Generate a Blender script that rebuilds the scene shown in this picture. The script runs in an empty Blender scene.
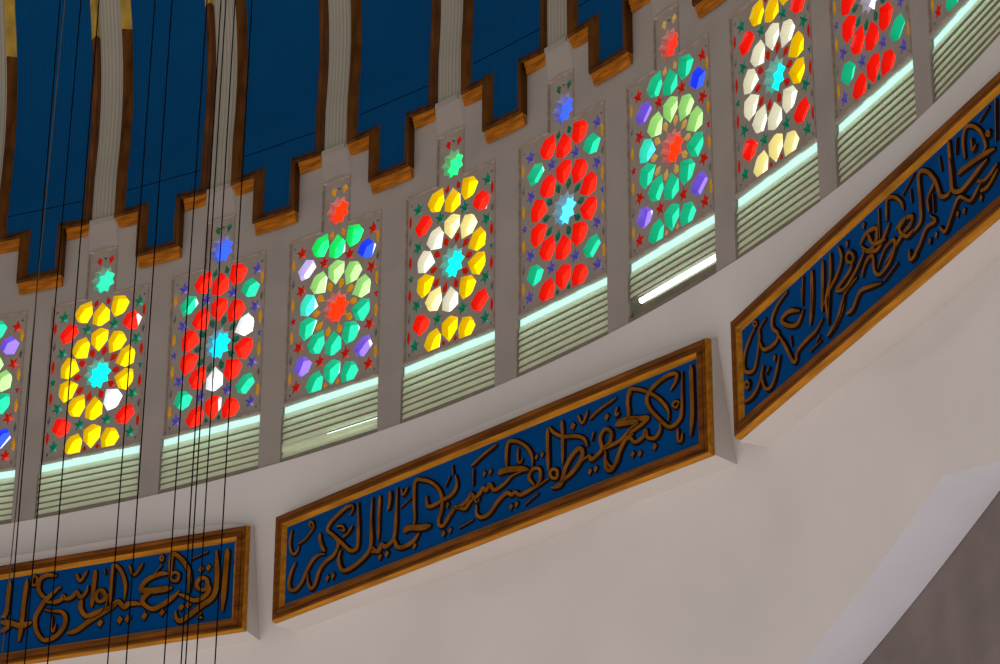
import bpy, bmesh, math, random
from mathutils import Vector, Matrix, geometry
from math import sin, cos, pi, tan, radians
random.seed(4)
SC = bpy.context.scene
COL = SC.collection
R = 17.5                     # radius of the drum in metres
Z0 = 15.92                   # height of the louvre sills above the prayer-hall floor
DTH = 2 * pi / 64            # sixty-four bays round the drum
TH0 = 0.4452986              # azimuth of bay 0

# ------------------------------------------------------------------ camera
cam_d = bpy.data.cameras.new('camera'); cam = bpy.data.objects.new('camera', cam_d); COL.objects.link(cam)
pit, rol, F = 0.46116186, 0.0028640, 3117.806
fw = Vector((0, cos(pit), sin(pit))); rt = Vector((1, 0, 0)); up = rt.cross(fw)
r2 = cos(rol) * rt + sin(rol) * up; u2 = -sin(rol) * rt + cos(rol) * up
m = Matrix((r2, u2, -fw)).transposed().to_4x4()
m.translation = Vector((0.7063182 * R, -1.0078688 * R, -0.8185210 * R + Z0))
cam.matrix_world = m
cam_d.sensor_width = 36.0; cam_d.lens = F * 36.0 / 1000.0; cam_d.clip_end = 300
SC.camera = cam

# ------------------------------------------------------------------ light and exposure
SC.view_settings.view_transform = 'Standard'; SC.view_settings.look = 'None'
SC.view_settings.gamma = 1.0; SC.view_settings.use_curve_mapping = False
SC.view_settings.exposure = 0.0
w = bpy.data.worlds.new('hall_light'); SC.world = w; w.use_nodes = True
nt = w.node_tree; bg = nt.nodes['Background']
tc = nt.nodes.new('ShaderNodeTexCoord'); sx = nt.nodes.new('ShaderNodeSeparateXYZ')
cr = nt.nodes.new('ShaderNodeValToRGB'); mr = nt.nodes.new('ShaderNodeMapRange')
nt.links.new(tc.outputs['Generated'], sx.inputs[0]); nt.links.new(sx.outputs['Z'], mr.inputs['Value'])
mr.inputs['From Min'].default_value = -1; mr.inputs['From Max'].default_value = 1
nt.links.new(mr.outputs[0], cr.inputs[0]); nt.links.new(cr.outputs[0], bg.inputs['Color'])
e = cr.color_ramp.elements
e[0].position = 0.0; e[0].color = (1.0, 0.885, 0.84, 1)          # lamplit carpet and floor far below
e[1].position = 1.0; e[1].color = (0.10, 0.10, 0.11, 1)         # dim dome above
k = e.new(0.30); k.color = (0.72, 0.65, 0.62, 1)
k = e.new(0.50); k.color = (0.33, 0.31, 0.295, 1)
bg.inputs['Strength'].default_value = 1.0

def area(name, loc, target, size, power, col):
    l = bpy.data.lights.new(name, 'AREA'); l.size = size; l.energy = power; l.color = col
    o = bpy.data.objects.new(name, l); COL.objects.link(o); o.location = loc
    o.rotation_euler = (Vector(target) - Vector(loc)).to_track_quat('-Z', 'Y').to_euler(); return o
# the great chandelier hangs low in the middle of the hall, left of the view
area('chandelier_light', (-3, -2, Z0 - 9.5), (12, 13, Z0 + 1), 5.0, 350, (1.0, 0.82, 0.66))

# ------------------------------------------------------------------ materials
def mat(name, col, rough=0.7, noise=0.0, nscale=8.0, bump=0.0, bscale=40.0, stretch=(1, 1, 1), metal=0.0, spec=0.3, col2=None):
    M = bpy.data.materials.new(name); M.use_nodes = True; t = M.node_tree; b = t.nodes['Principled BSDF']
    b.inputs['Base Color'].default_value = (*col, 1); b.inputs['Roughness'].default_value = rough
    b.inputs['Metallic'].default_value = metal; b.inputs['Specular IOR Level'].default_value = spec
    if noise or bump:
        c = t.nodes.new('ShaderNodeTexCoord'); mp = t.nodes.new('ShaderNodeMapping'); mp.inputs['Scale'].default_value = stretch
        t.links.new(c.outputs['Object'], mp.inputs[0])
    if noise:
        n = t.nodes.new('ShaderNodeTexNoise'); n.inputs['Scale'].default_value = nscale; n.inputs['Detail'].default_value = 6
        t.links.new(mp.outputs[0], n.inputs['Vector'])
        r = t.nodes.new('ShaderNodeValToRGB'); r.color_ramp.elements[0].position = 0.32; r.color_ramp.elements[1].position = 0.70
        c2 = col2 or tuple(x * (1 - noise) for x in col)
        r.color_ramp.elements[0].color = (*c2, 1); r.color_ramp.elements[1].color = (*(min(1, x * (1 + noise * .4)) for x in col), 1)
        t.links.new(n.outputs['Fac'], r.inputs[0]); t.links.new(r.outputs[0], b.inputs['Base Color'])
    if bump:
        n2 = t.nodes.new('ShaderNodeTexNoise'); n2.inputs['Scale'].default_value = bscale; n2.inputs['Detail'].default_value = 4
        t.links.new(mp.outputs[0], n2.inputs['Vector'])
        bp = t.nodes.new('ShaderNodeBump'); bp.inputs['Strength'].default_value = bump; bp.inputs['Distance'].default_value = 0.02
        t.links.new(n2.outputs['Fac'], bp.inputs['Height']); t.links.new(bp.outputs[0], b.inputs['Normal'])
    return M
def glow(name, col, strength):
    M = bpy.data.materials.new(name); M.use_nodes = True; b = M.node_tree.nodes['Principled BSDF']
    b.inputs['Base Color'].default_value = (*(min(1, c * .6) for c in col), 1); b.inputs['Roughness'].default_value = 0.15
    b.inputs['Emission Color'].default_value = (*col, 1); b.inputs['Emission Strength'].default_value = strength
    return M
PLASTER = mat('drum_plaster', (0.355, 0.315, 0.28), 0.9, 0.10, 1.5, 0.15, 30)  # darker than WALL: part of the drum's dimmer light is in this colour
WALL = mat('hall_wall_paint', (0.67, 0.64, 0.62), 0.85, 0.05, 0.8, 0.06, 25)
BOXP = mat('plinth_paint', (0.60, 0.56, 0.53), 0.85, 0.05, 1.2, 0.06, 25)
GRILLE = mat('tracery_plaster', (0.33, 0.285, 0.245), 0.9, 0.12, 4.0, 0.2, 60)
BEAD = mat('bead_plaster', (0.40, 0.31, 0.25), 0.8, 0.35, 9.0, 0.2, 60)
RIBP = mat('rib_plaster', (0.40, 0.37, 0.32), 0.85, 0.12, 2.0, 0.1, 60)
WOOD = mat('varnished_wood', (0.115, 0.038, 0.004), 0.6, 0.6, 3.0, 0.25, 18, stretch=(3, 3, .8), spec=0.12)
LEDGE = mat('ledge_lit_wood', (0.50, 0.165, 0.010), 0.55, 0.55, 3.0, 0.25, 18, stretch=(1, 1, 7), spec=0.15)  # wood of the dome frames, brightened: light from below put in the colour
GILT = mat('gilded_wood', (0.50, 0.31, 0.025), 0.45, 0.4, 4.0, 0.2, 20, spec=0.5)
FRAME = mat('panel_frame_wood', (0.20, 0.060, 0.003), 0.55, 0.6, 4.0, 0.25, 25, stretch=(.4, 3, 3), spec=0.12)
LIP = mat('panel_frame_lit_lip', (0.48, 0.19, 0.006), 0.55, 0.4, 5.0, 0.2, 25, stretch=(.4, 3, 3), spec=0.12)  # FRAME wood again, its lit look painted in as a lighter orange
BLUEP = mat('blue_panel_paint', (0.0, 0.062, 0.235), 0.8, 0.15, 1.5, 0.05, 30, spec=0.03)
LETTER = mat('letter_gilding', (0.25, 0.088, 0.005), 0.6, 0.4, 5.0, 0.2, 30, spec=0.08)
LEDGEDARK = mat('letter_shadow_and_joint', (0.012, 0.006, 0.004), 0.8, spec=0.05)  # paints the shadow gaps round the letters; also the dark panel joint
SLAT = mat('louvre_slat_paint', (0.84, 0.87, 0.70), 0.5, 0.10, 3.0)
_t = SLAT.node_tree; _b = _t.nodes['Principled BSDF']; _tr = _t.nodes.new('ShaderNodeBsdfTranslucent'); _tr.inputs[0].default_value = (0.96, 1.0, 0.84, 1)
_mx = _t.nodes.new('ShaderNodeMixShader'); _mx.inputs[0].default_value = 0.36
_t.links.new(_b.outputs[0], _mx.inputs[1]); _t.links.new(_tr.outputs[0], _mx.inputs[2]); _t.links.new(_mx.outputs[0], _t.nodes['Material Output'].inputs['Surface'])
SLATSIDE = mat('louvre_box_and_slat_shade', (0.22, 0.19, 0.14), 0.6, 0.2, 5.0)
CABLE = mat('steel_cable', (0.005, 0.005, 0.005), 0.9, spec=0.0)
CABLE2 = mat('brass_cable', (0.10, 0.08, 0.05), 0.9, spec=0.0)
DARK = mat('bay_shade_plaster', (0.21, 0.175, 0.17), 0.9, 0.15, 2.0)  # shade under the arch is put into this dark colour
ARCHP = mat('arch_paint', (0.66, 0.67, 0.73), 0.85, 0.04, 1.0)
# fine vertical corduroy of the dome lining
def corduroy(name, c1, c2, per_m):
    M = mat(name, c1, 0.85, spec=0.05); t = M.node_tree; b = t.nodes['Principled BSDF']
    uv = t.nodes.new('ShaderNodeUVMap'); uv.uv_map = 'lining'
    s = t.nodes.new('ShaderNodeSeparateXYZ'); t.links.new(uv.outputs[0], s.inputs[0])
    mu = t.nodes.new('ShaderNodeMath'); mu.operation = 'MULTIPLY'; mu.inputs[1].default_value = per_m * 2 * pi; t.links.new(s.outputs['X'], mu.inputs[0])
    si = t.nodes.new('ShaderNodeMath'); si.operation = 'SINE'; t.links.new(mu.outputs[0], si.inputs[0])
    mr = t.nodes.new('ShaderNodeMapRange'); mr.inputs['From Min'].default_value = -1; t.links.new(si.outputs[0], mr.inputs['Value'])
    n = t.nodes.new('ShaderNodeTexNoise'); n.inputs['Scale'].default_value = 1.3; n.inputs['Detail'].default_value = 5; t.links.new(uv.outputs[0], n.inputs['Vector'])
    mm = t.nodes.new('ShaderNodeMath'); mm.operation = 'MULTIPLY_ADD'; mm.inputs[1].default_value = 0.6; t.links.new(mr.outputs[0], mm.inputs[0]); 
    ms = t.nodes.new('ShaderNodeMath'); ms.operation = 'MULTIPLY'; ms.inputs[1].default_value = 0.4; t.links.new(n.outputs['Fac'], ms.inputs[0]); t.links.new(ms.outputs[0], mm.inputs[2])
    mx = t.nodes.new('ShaderNodeMix'); mx.data_type = 'RGBA'; t.links.new(mm.outputs[0], mx.inputs[0])
    mx.inputs[6].default_value = (*c1, 1); mx.inputs[7].default_value = (*c2, 1); t.links.new(mx.outputs[2], b.inputs['Base Color'])
    return M
BLUE = corduroy('blue_dome_lining', (0.000, 0.040, 0.125), (0.001, 0.070, 0.20), 24)
RIB = corduroy('grey_rib_lining', (0.30, 0.28, 0.23), (0.46, 0.43, 0.36), 19)

GC = {  # daylight through coloured glass: colour, strength
 'yellow': ((1.0, 0.72, 0.0), 1.25), 'paleyellow': ((1.0, 0.93, 0.45), 1.5), 'white': ((1.0, 0.98, 0.80), 1.15), 'blank': ((0.96, 0.98, 1.0), 1.7),
 'red': ((1.0, 0.022, 0.008), 1.4), 'brightred': ((1.0, 0.02, 0.0), 1.9), 'teal': ((0.03, 0.80, 0.48), 1.0), 'azure': ((0.08, 0.60, 1.0), 1.5), 'cyan': ((0.0, 1.0, 0.86), 1.25),
 'lime': ((0.60, 1.0, 0.40), 1.0), 'green': ((0.02, 1.0, 0.25), 1.3), 'blue': ((0.03, 0.09, 1.0), 1.6), 'violet': ((0.36, 0.22, 0.95), 1.1),
 'skyblue': ((0.0, 0.62, 1.0), 1.5), 'orange': ((1.0, 0.42, 0.0), 0.9), 'dullred': ((0.9, 0.05, 0.02), 0.9), 'dullgreen': ((0.10, 0.42, 0.26), 0.5), 'navy': ((0.06, 0.08, 0.6), 0.5),
 'aqua': ((0.10, 1.0, 0.80), 1.2), 'lilac': ((0.72, 0.66, 1.0), 1.5), 'amber': ((1.0, 0.60, 0.02), 1.0), 'seagreen': ((0.03, 0.50, 0.30), 0.75), 'dullviolet': ((0.30, 0.24, 0.80), 0.8), 'straw': ((1.0, 0.75, 0.25), 1.0)}
GM = {k: glow('glass_' + k, *v) for k, v in GC.items()}
GH = {k: glow('glass_bright_' + k, tuple(c * .4 + .6 for c in v[0]), v[1] * 1.25) for k, v in GC.items()}  # whitish variants: highlights painted onto part of a pane
GL = {k: glow('glass_rim_' + k, v[0], v[1] * .12) for k, v in GC.items()}
TUBE = glow('fluorescent_tube_glass', (0.70, 1.0, 0.96), 14.0)
TUBEW = glow('bare_tube_glass', (1.0, 1.0, 1.0), 3.0)

# ------------------------------------------------------------------ helpers
def link(name, me, parent=None, mats=()):
    o = bpy.data.objects.new(name, me); COL.objects.link(o)
    for mm in mats: me.materials.append(mm)
    if parent: o.parent = parent
    return o
def mesh_from(name, V, Fc, mats=(), parent=None, idx=None, smooth=False):
    me = bpy.data.meshes.new(name); me.from_pydata([tuple(v) for v in V], [], Fc); 
    for mm in mats: me.materials.append(mm)
    if idx: 
        for p_, i in zip(me.polygons, idx): p_.material_index = i
    if smooth:
        for p_ in me.polygons: p_.use_smooth = True
    me.update()
    o = bpy.data.objects.new(name, me); COL.objects.link(o)
    if parent: o.parent = parent
    return o
def tag(o, label=None, cat=None, group=None, kind=None):
    if label: o['label'] = label
    if cat: o['category'] = cat
    if group: o['group'] = group
    if kind: o['kind'] = kind
    return o
def empty(name, loc, rz=0.0):
    o = bpy.data.objects.new(name, None); COL.objects.link(o); o.location = loc; o.rotation_euler = (0, 0, rz); o.empty_display_size = .3
    return o
def fix_normals(o):
    bm = bmesh.new(); bm.from_mesh(o.data); bmesh.ops.recalc_face_normals(bm, faces=bm.faces); bm.to_mesh(o.data); bm.free()
class MB:
    def __init__(s): s.V = []; s.F = []; s.I = []
    def add(s, V, Fc, mi=0):
        b = len(s.V); s.V += [tuple(v) for v in V]; s.F += [tuple(b + i for i in f) for f in Fc]; s.I += [mi] * len(Fc)
    def box(s, x0, x1, y0, y1, z0, z1, mi=0):
        s.add([(x0,y0,z0),(x1,y0,z0),(x1,y1,z0),(x0,y1,z0),(x0,y0,z1),(x1,y0,z1),(x1,y1,z1),(x0,y1,z1)],
              [(0,3,2,1),(4,5,6,7),(0,1,5,4),(1,2,6,5),(2,3,7,6),(3,0,4,7)], mi)
    def build(s, name, mats, parent=None, smooth=False):
        o = mesh_from(name, s.V, s.F, mats, parent, s.I, smooth); return o
# slight unevenness of the real bays, in radians
_ck = [(-1,-1.2),(-.5,-1.2),(0,-.7),(.5,.8),(1,.8),(1.5,2.2),(2,1.3),(2.5,1.2),(3,0),(3.5,-1.5),(4,-.8),(4.5,-.6),(5,-.9),(5.5,-1),(6,-.7),(7,.8),(8,2.2)]
def az(k):
    v = _ck[0][1] if k <= -1 else _ck[-1][1]
    for (a, va), (b, vb) in zip(_ck, _ck[1:]):
        if a <= k <= b: v = va + (vb - va) * (k - a) / (b - a); break
    return TH0 + k * DTH - v / 1130.0
def bay(name, k, rr=1.0, z=0.0):   # an Empty on the drum: local X right, Y outward, Z up
    th = az(k); return empty(name, (R * rr * sin(th), R * rr * cos(th), Z0 + z), -th)
P1=[(0.039,[(0.14,-0.95),(0.13,-1.16),(0.12,-1.35),(0.06,-1.39)]),
(0.039,[(0.37,-0.96),(0.35,-1.26),(0.34,-1.54),(0.32,-1.73)]),
(0.05,[(0.06,-1.45),(0.2,-1.48),(0.33,-1.53),(0.48,-1.51)]),
(0.037,[(0.21,-1.49),(0.12,-1.55),(0.07,-1.56)]),
(0.021,[(0.47,-0.94),(0.51,-0.99),(0.5,-1.05),(0.45,-1.05),(0.44,-0.98),(0.47,-0.94)]),
(0.037,[(0.77,-0.99),(0.64,-0.96),(0.55,-1.0),(0.54,-1.13),(0.63,-1.24),(0.7,-1.26)]),
(0.039,[(0.83,-1.13),(0.74,-1.19),(0.63,-1.28),(0.56,-1.38),(0.52,-1.48),(0.55,-1.63),(0.65,-1.75),(0.79,-1.74),(0.9,-1.64),(0.92,-1.52),(0.86,-1.44),(0.72,-1.41),(0.63,-1.38)]),
(0.036,[(0.63,-1.28),(0.75,-1.31),(0.85,-1.29),(0.87,-1.25),(0.91,-1.29),(0.99,-1.28),(1.05,-1.23),(1.1,-1.3),(1.17,-1.25),(1.19,-1.17)]),
(0.043,[(1.12,-1.33),(1.11,-1.43),(1.19,-1.54),(1.33,-1.52),(1.41,-1.48)]),
(0.043,[(0.95,-1.71),(1.08,-1.69),(1.24,-1.6),(1.37,-1.54),(1.51,-1.47),(1.6,-1.42)]),
(0.039,[(1.27,-0.99),(1.26,-1.22),(1.25,-1.45)]),
(0.032,[(1.42,-1.33),(1.4,-1.38),(1.33,-1.38),(1.3,-1.31),(1.33,-1.25),(1.39,-1.26),(1.42,-1.33)]),
(0.034,[(1.45,-1.31),(1.44,-1.46)]),
(0.036,[(1.5,-0.98),(1.5,-1.14),(1.49,-1.44)]),
(0.025,[(1.03,-1.0),(1.08,-1.1),(1.17,-0.98)]),
(0.059,[(1.36,-1.63),(1.39,-1.67)]),
(0.02,[(1.39,-1.0),(1.41,-1.07)]),
(0.02,[(0.74,-1.47),(0.74,-1.6),(0.77,-1.67),(0.8,-1.58)]),
(0.045,[(2.96,-0.99),(2.95,-1.24),(2.93,-1.74)]),
(0.045,[(2.82,-0.99),(2.84,-1.22),(2.84,-1.44),(2.79,-1.56),(2.66,-1.63),(2.52,-1.72),(2.41,-1.77),(2.35,-1.73),(2.34,-1.64)]),
(0.036,[(2.73,-1.38),(2.7,-1.31),(2.63,-1.3),(2.59,-1.36),(2.62,-1.42),(2.7,-1.44),(2.73,-1.38)]),
(0.039,[(2.74,-1.38),(2.75,-1.47),(2.67,-1.54),(2.56,-1.55),(2.44,-1.48),(2.35,-1.44)]),
(0.041,[(2.25,-1.24),(2.25,-0.98),(2.32,-0.97),(2.45,-1.12),(2.5,-1.28),(2.5,-1.46)]),
(0.027,[(2.36,-1.23),(2.34,-1.28),(2.28,-1.27),(2.25,-1.22),(2.28,-1.18),(2.34,-1.19),(2.36,-1.23)]),
(0.039,[(1.86,-1.33),(1.95,-1.22),(2.11,-1.17),(2.23,-1.18)]),
(0.054,[(1.87,-1.33),(2.05,-1.36),(2.29,-1.36)]),
(0.041,[(2.05,-1.36),(1.94,-1.41),(1.92,-1.49),(2.04,-1.58),(2.17,-1.55),(2.31,-1.47),(2.38,-1.41)]),
(0.043,[(1.37,-1.5),(1.5,-1.48),(1.59,-1.42),(1.67,-1.5),(1.73,-1.47),(1.83,-1.48),(1.93,-1.51)]),
(0.034,[(1.5,-1.39),(1.5,-1.12),(1.5,-0.97),(1.59,-1.03),(1.67,-1.22),(1.67,-1.42)]),
(0.034,[(1.35,-1.26),(1.41,-1.34)]),
(0.025,[(1.71,-1.0),(1.78,-1.13),(1.89,-1.0)]),
(0.021,[(2.15,-0.98),(2.13,-1.01),(2.11,-0.98),(2.13,-0.95),(2.16,-0.98)]),
(0.023,[(2.04,-1.16),(2.14,-1.06)]),
(0.025,[(2.51,-1.05),(2.72,-0.99)]),
(0.054,[(2.63,-1.17),(2.65,-1.21)]),
(0.054,[(2.72,-1.17),(2.74,-1.2)]),
(0.054,[(2.4,-1.59),(2.42,-1.63)]),
(0.054,[(2.49,-1.58),(2.51,-1.62)]),
(0.059,[(1.62,-1.63),(1.64,-1.67)]),
(0.059,[(1.72,-1.63),(1.74,-1.67)]),
(0.059,[(1.93,-1.63),(1.96,-1.67)]),
(0.054,[(2.16,-1.62),(2.18,-1.66)]),
(0.022,[(2.66,-1.71),(2.64,-1.76),(2.69,-1.78)])]
P2=[(0.024,[(-2.96,-0.98),(-2.99,-1.1),(-2.97,-1.22),(-2.92,-1.28),(-2.86,-1.26),(-2.83,-1.21)]),
(0.02,[(-2.85,-1.18),(-2.75,-1.16),(-2.66,-1.11),(-2.6,-1.05),(-2.63,-0.98),(-2.67,-1.0),(-2.6,-1.08)]),
(0.033,[(-2.88,-1.39),(-2.95,-1.49),(-2.98,-1.61),(-2.95,-1.69),(-2.86,-1.71),(-2.76,-1.65),(-2.68,-1.53),(-2.59,-1.44),(-2.49,-1.41),(-2.39,-1.43)]),
(0.033,[(-2.49,-1.16),(-2.48,-1.24),(-2.44,-1.34),(-2.39,-1.4)]),
(0.033,[(-2.67,-1.58),(-2.66,-1.68),(-2.61,-1.77),(-2.54,-1.74),(-2.48,-1.61),(-2.39,-1.53),(-2.26,-1.49),(-2.2,-1.43),(-2.18,-1.35),(-2.26,-1.25),(-2.36,-1.16),(-2.31,-1.08),(-2.18,-1.02),(-2.06,-0.98),(-1.96,-0.99),(-1.96,-1.05),(-2.0,-1.09)]),
(0.035,[(-2.26,-1.24),(-2.13,-1.37),(-1.99,-1.5),(-1.9,-1.52),(-1.86,-1.47),(-1.86,-1.24),(-1.87,-0.98)]),
(0.018,[(-2.22,-1.16),(-2.12,-1.18),(-2.08,-1.25),(-2.16,-1.21)]),
(0.02,[(-2.11,-1.32),(-2.02,-1.29),(-1.95,-1.23)]),
(0.035,[(-2.13,-1.46),(-2.16,-1.57),(-2.1,-1.7),(-1.98,-1.72),(-1.81,-1.68),(-1.68,-1.61),(-1.64,-1.51),(-1.65,-1.26),(-1.64,-0.99)]),
(0.032,[(-1.53,-1.0),(-1.54,-1.23),(-1.54,-1.52)]),
(0.032,[(-1.67,-1.61),(-1.55,-1.63),(-1.48,-1.58),(-1.43,-1.63),(-1.34,-1.61)]),
(0.048,[(-2.35,-1.7),(-2.33,-1.75)]),
(0.048,[(-2.26,-1.7),(-2.24,-1.75)]),
(0.035,[(-1.64,-1.55),(-1.54,-1.65),(-1.47,-1.59),(-1.43,-1.62),(-1.35,-1.61),(-1.28,-1.54),(-1.26,-1.28),(-1.25,-0.99)]),
(0.038,[(-1.28,-1.58),(-1.23,-1.68),(-1.12,-1.71),(-0.99,-1.69),(-0.89,-1.62)]),
(0.051,[(-1.14,-1.53),(-1.04,-1.52),(-0.86,-1.57),(-0.71,-1.59)]),
(0.03,[(-1.36,-1.0),(-1.36,-1.12),(-1.39,-1.22)]),
(0.019,[(-1.18,-1.03),(-1.15,-1.11),(-1.08,-1.04)]),
(0.019,[(-1.2,-1.24),(-1.02,-1.17)]),
(0.047,[(-1.51,-1.7),(-1.49,-1.74)]),
(0.047,[(-1.4,-1.69),(-1.38,-1.74)]),
(0.047,[(-0.98,-1.72),(-0.96,-1.77)]),
(0.031,[(-1.05,-1.53),(-0.97,-1.47),(-0.98,-1.26),(-0.97,-1.01),(-0.84,-1.03),(-0.7,-1.11),(-0.59,-1.23),(-0.55,-1.35),(-0.56,-1.47),(-0.6,-1.56),(-0.58,-1.63),(-0.52,-1.64),(-0.42,-1.55),(-0.34,-1.49),(-0.21,-1.55),(-0.13,-1.5),(-0.07,-1.48),(-0.03,-1.53),(0.02,-1.5)]),
(0.032,[(-0.79,-1.23),(-0.77,-1.35),(-0.67,-1.37),(-0.54,-1.35),(-0.4,-1.33),(-0.33,-1.25),(-0.35,-1.12)]),
(0.021,[(-0.4,-1.0),(-0.38,-1.11)]),
(0.019,[(-0.43,-1.11),(-0.5,-1.22)]),
(0.042,[(-0.48,-1.41),(-0.45,-1.45)]),
(0.046,[(-0.53,-1.72),(-0.51,-1.76)]),
(0.046,[(-0.44,-1.7),(-0.42,-1.75)]),
(0.023,[(-0.29,-1.74),(-0.08,-1.71)]),
(0.027,[(-0.08,-1.14),(-0.09,-1.33)]),
(0.033,[(-0.43,-1.58),(-0.38,-1.5),(-0.27,-1.5),(-0.16,-1.46),(-0.11,-1.41),(-0.06,-1.47),(0.01,-1.45),(0.07,-1.4),(0.11,-1.44),(0.17,-1.39),(0.23,-1.47),(0.37,-1.45),(0.5,-1.39),(0.63,-1.39)]),
(0.05,[(0.29,-1.3),(0.4,-1.3),(0.58,-1.34),(0.74,-1.4)]),
(0.031,[(0.42,-1.29),(0.41,-1.14),(0.44,-1.0),(0.55,-1.02),(0.69,-1.12),(0.78,-1.25),(0.79,-1.38)]),
(0.021,[(-0.11,-1.1),(0.08,-1.02),(0.27,-0.97)]),
(0.027,[(-0.08,-1.15),(-0.08,-1.32)]),
(0.042,[(0.07,-1.22),(0.09,-1.26)]),
(0.042,[(0.16,-1.22),(0.18,-1.27)]),
(0.019,[(0.58,-1.11),(0.57,-1.21),(0.6,-1.28),(0.65,-1.24)]),
(0.033,[(-0.03,-1.56),(-0.03,-1.66),(0.04,-1.72),(0.16,-1.71),(0.29,-1.61),(0.42,-1.56),(0.48,-1.6),(0.54,-1.59),(0.61,-1.64),(0.74,-1.63),(0.89,-1.61),(1.03,-1.58)]),
(0.029,[(0.82,-1.6),(0.74,-1.49),(0.79,-1.41),(0.89,-1.44),(0.9,-1.55),(0.84,-1.61)]),
(0.027,[(1.15,-1.57),(1.13,-1.61),(1.07,-1.59),(1.04,-1.53),(1.07,-1.5),(1.13,-1.52),(1.15,-1.57)]),
(0.031,[(1.01,-1.02),(1.01,-1.26),(1.02,-1.5)]),
(0.046,[(0.47,-1.71),(0.48,-1.75)]),
(0.046,[(0.55,-1.71),(0.56,-1.75)]),
(0.037,[(0.84,-1.27),(0.85,-1.31)]),
(0.037,[(0.92,-1.27),(0.94,-1.31)]),
(0.019,[(0.67,-1.77),(0.87,-1.7)]),
(0.031,[(1.03,-1.01),(1.09,-1.09),(1.22,-1.18),(1.4,-1.23),(1.52,-1.3),(1.57,-1.4)]),
(0.029,[(1.21,-1.0),(1.22,-1.17),(1.22,-1.49)]),
(0.037,[(1.06,-1.7),(1.19,-1.7),(1.26,-1.54),(1.37,-1.42),(1.47,-1.39),(1.5,-1.48),(1.4,-1.59),(1.25,-1.66),(1.09,-1.7)]),
(0.032,[(1.48,-1.54),(1.59,-1.51),(1.62,-1.56),(1.7,-1.54),(1.77,-1.49),(1.75,-1.36),(1.82,-1.29),(1.9,-1.35),(1.88,-1.46),(1.8,-1.49),(2.02,-1.48),(2.17,-1.39),(2.28,-1.37)]),
(0.03,[(1.82,-1.54),(1.82,-1.7),(1.87,-1.76),(1.94,-1.73),(2.02,-1.59),(2.12,-1.48),(2.21,-1.47)]),
(0.048,[(1.97,-1.29),(2.1,-1.31),(2.28,-1.35)]),
(0.03,[(1.99,-1.3),(2.13,-1.27),(2.13,-1.06),(2.18,-0.99)]),
(0.02,[(1.44,-1.01),(1.5,-1.12),(1.58,-1.0)]),
(0.02,[(1.6,-1.11),(1.73,-1.05),(1.98,-0.99)]),
(0.053,[(1.35,-1.09),(1.38,-1.13)]),
(0.049,[(1.83,-1.14),(1.85,-1.18)]),
(0.045,[(1.59,-1.66),(1.61,-1.71)]),
(0.045,[(1.67,-1.66),(1.69,-1.7)]),
(0.024,[(1.66,-1.27),(1.63,-1.36)]),
(0.018,[(1.99,-1.1),(1.97,-1.19),(2.02,-1.17)]),
(0.044,[(1.95,-1.29),(2.1,-1.27),(2.32,-1.33),(2.42,-1.35)]),
(0.03,[(2.42,-1.35),(2.3,-1.4),(2.12,-1.44)]),
(0.03,[(2.14,-1.26),(2.13,-1.1),(2.16,-0.97),(2.28,-1.0),(2.43,-1.09),(2.57,-1.21),(2.67,-1.36),(2.67,-1.48)]),
(0.032,[(2.71,-1.15),(2.78,-1.08),(2.79,-1.0),(2.67,-0.98),(2.5,-1.03),(2.4,-1.11),(2.41,-1.23),(2.54,-1.4),(2.68,-1.54),(2.8,-1.52),(2.85,-1.43),(2.86,-1.2),(2.87,-1.0)]),
(0.035,[(2.99,-0.97),(2.99,-1.19),(2.99,-1.48),(2.96,-1.73)]),
(0.03,[(2.56,-1.44),(2.56,-1.54),(2.49,-1.6),(2.39,-1.56),(2.37,-1.48),(2.33,-1.54),(2.22,-1.56),(2.15,-1.49),(2.05,-1.53),(1.97,-1.7),(1.9,-1.73),(1.83,-1.64),(1.81,-1.5)]),
(0.044,[(2.18,-1.66),(2.2,-1.7)]),
(0.044,[(2.27,-1.68),(2.29,-1.72)]),
(0.048,[(2.47,-1.67),(2.49,-1.71)]),
(0.018,[(2.8,-1.34),(2.77,-1.36),(2.73,-1.32),(2.76,-1.29),(2.81,-1.31),(2.8,-1.35)]),
(0.022,[(2.79,-1.59),(2.79,-1.71),(2.83,-1.74),(2.85,-1.66)])]
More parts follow.
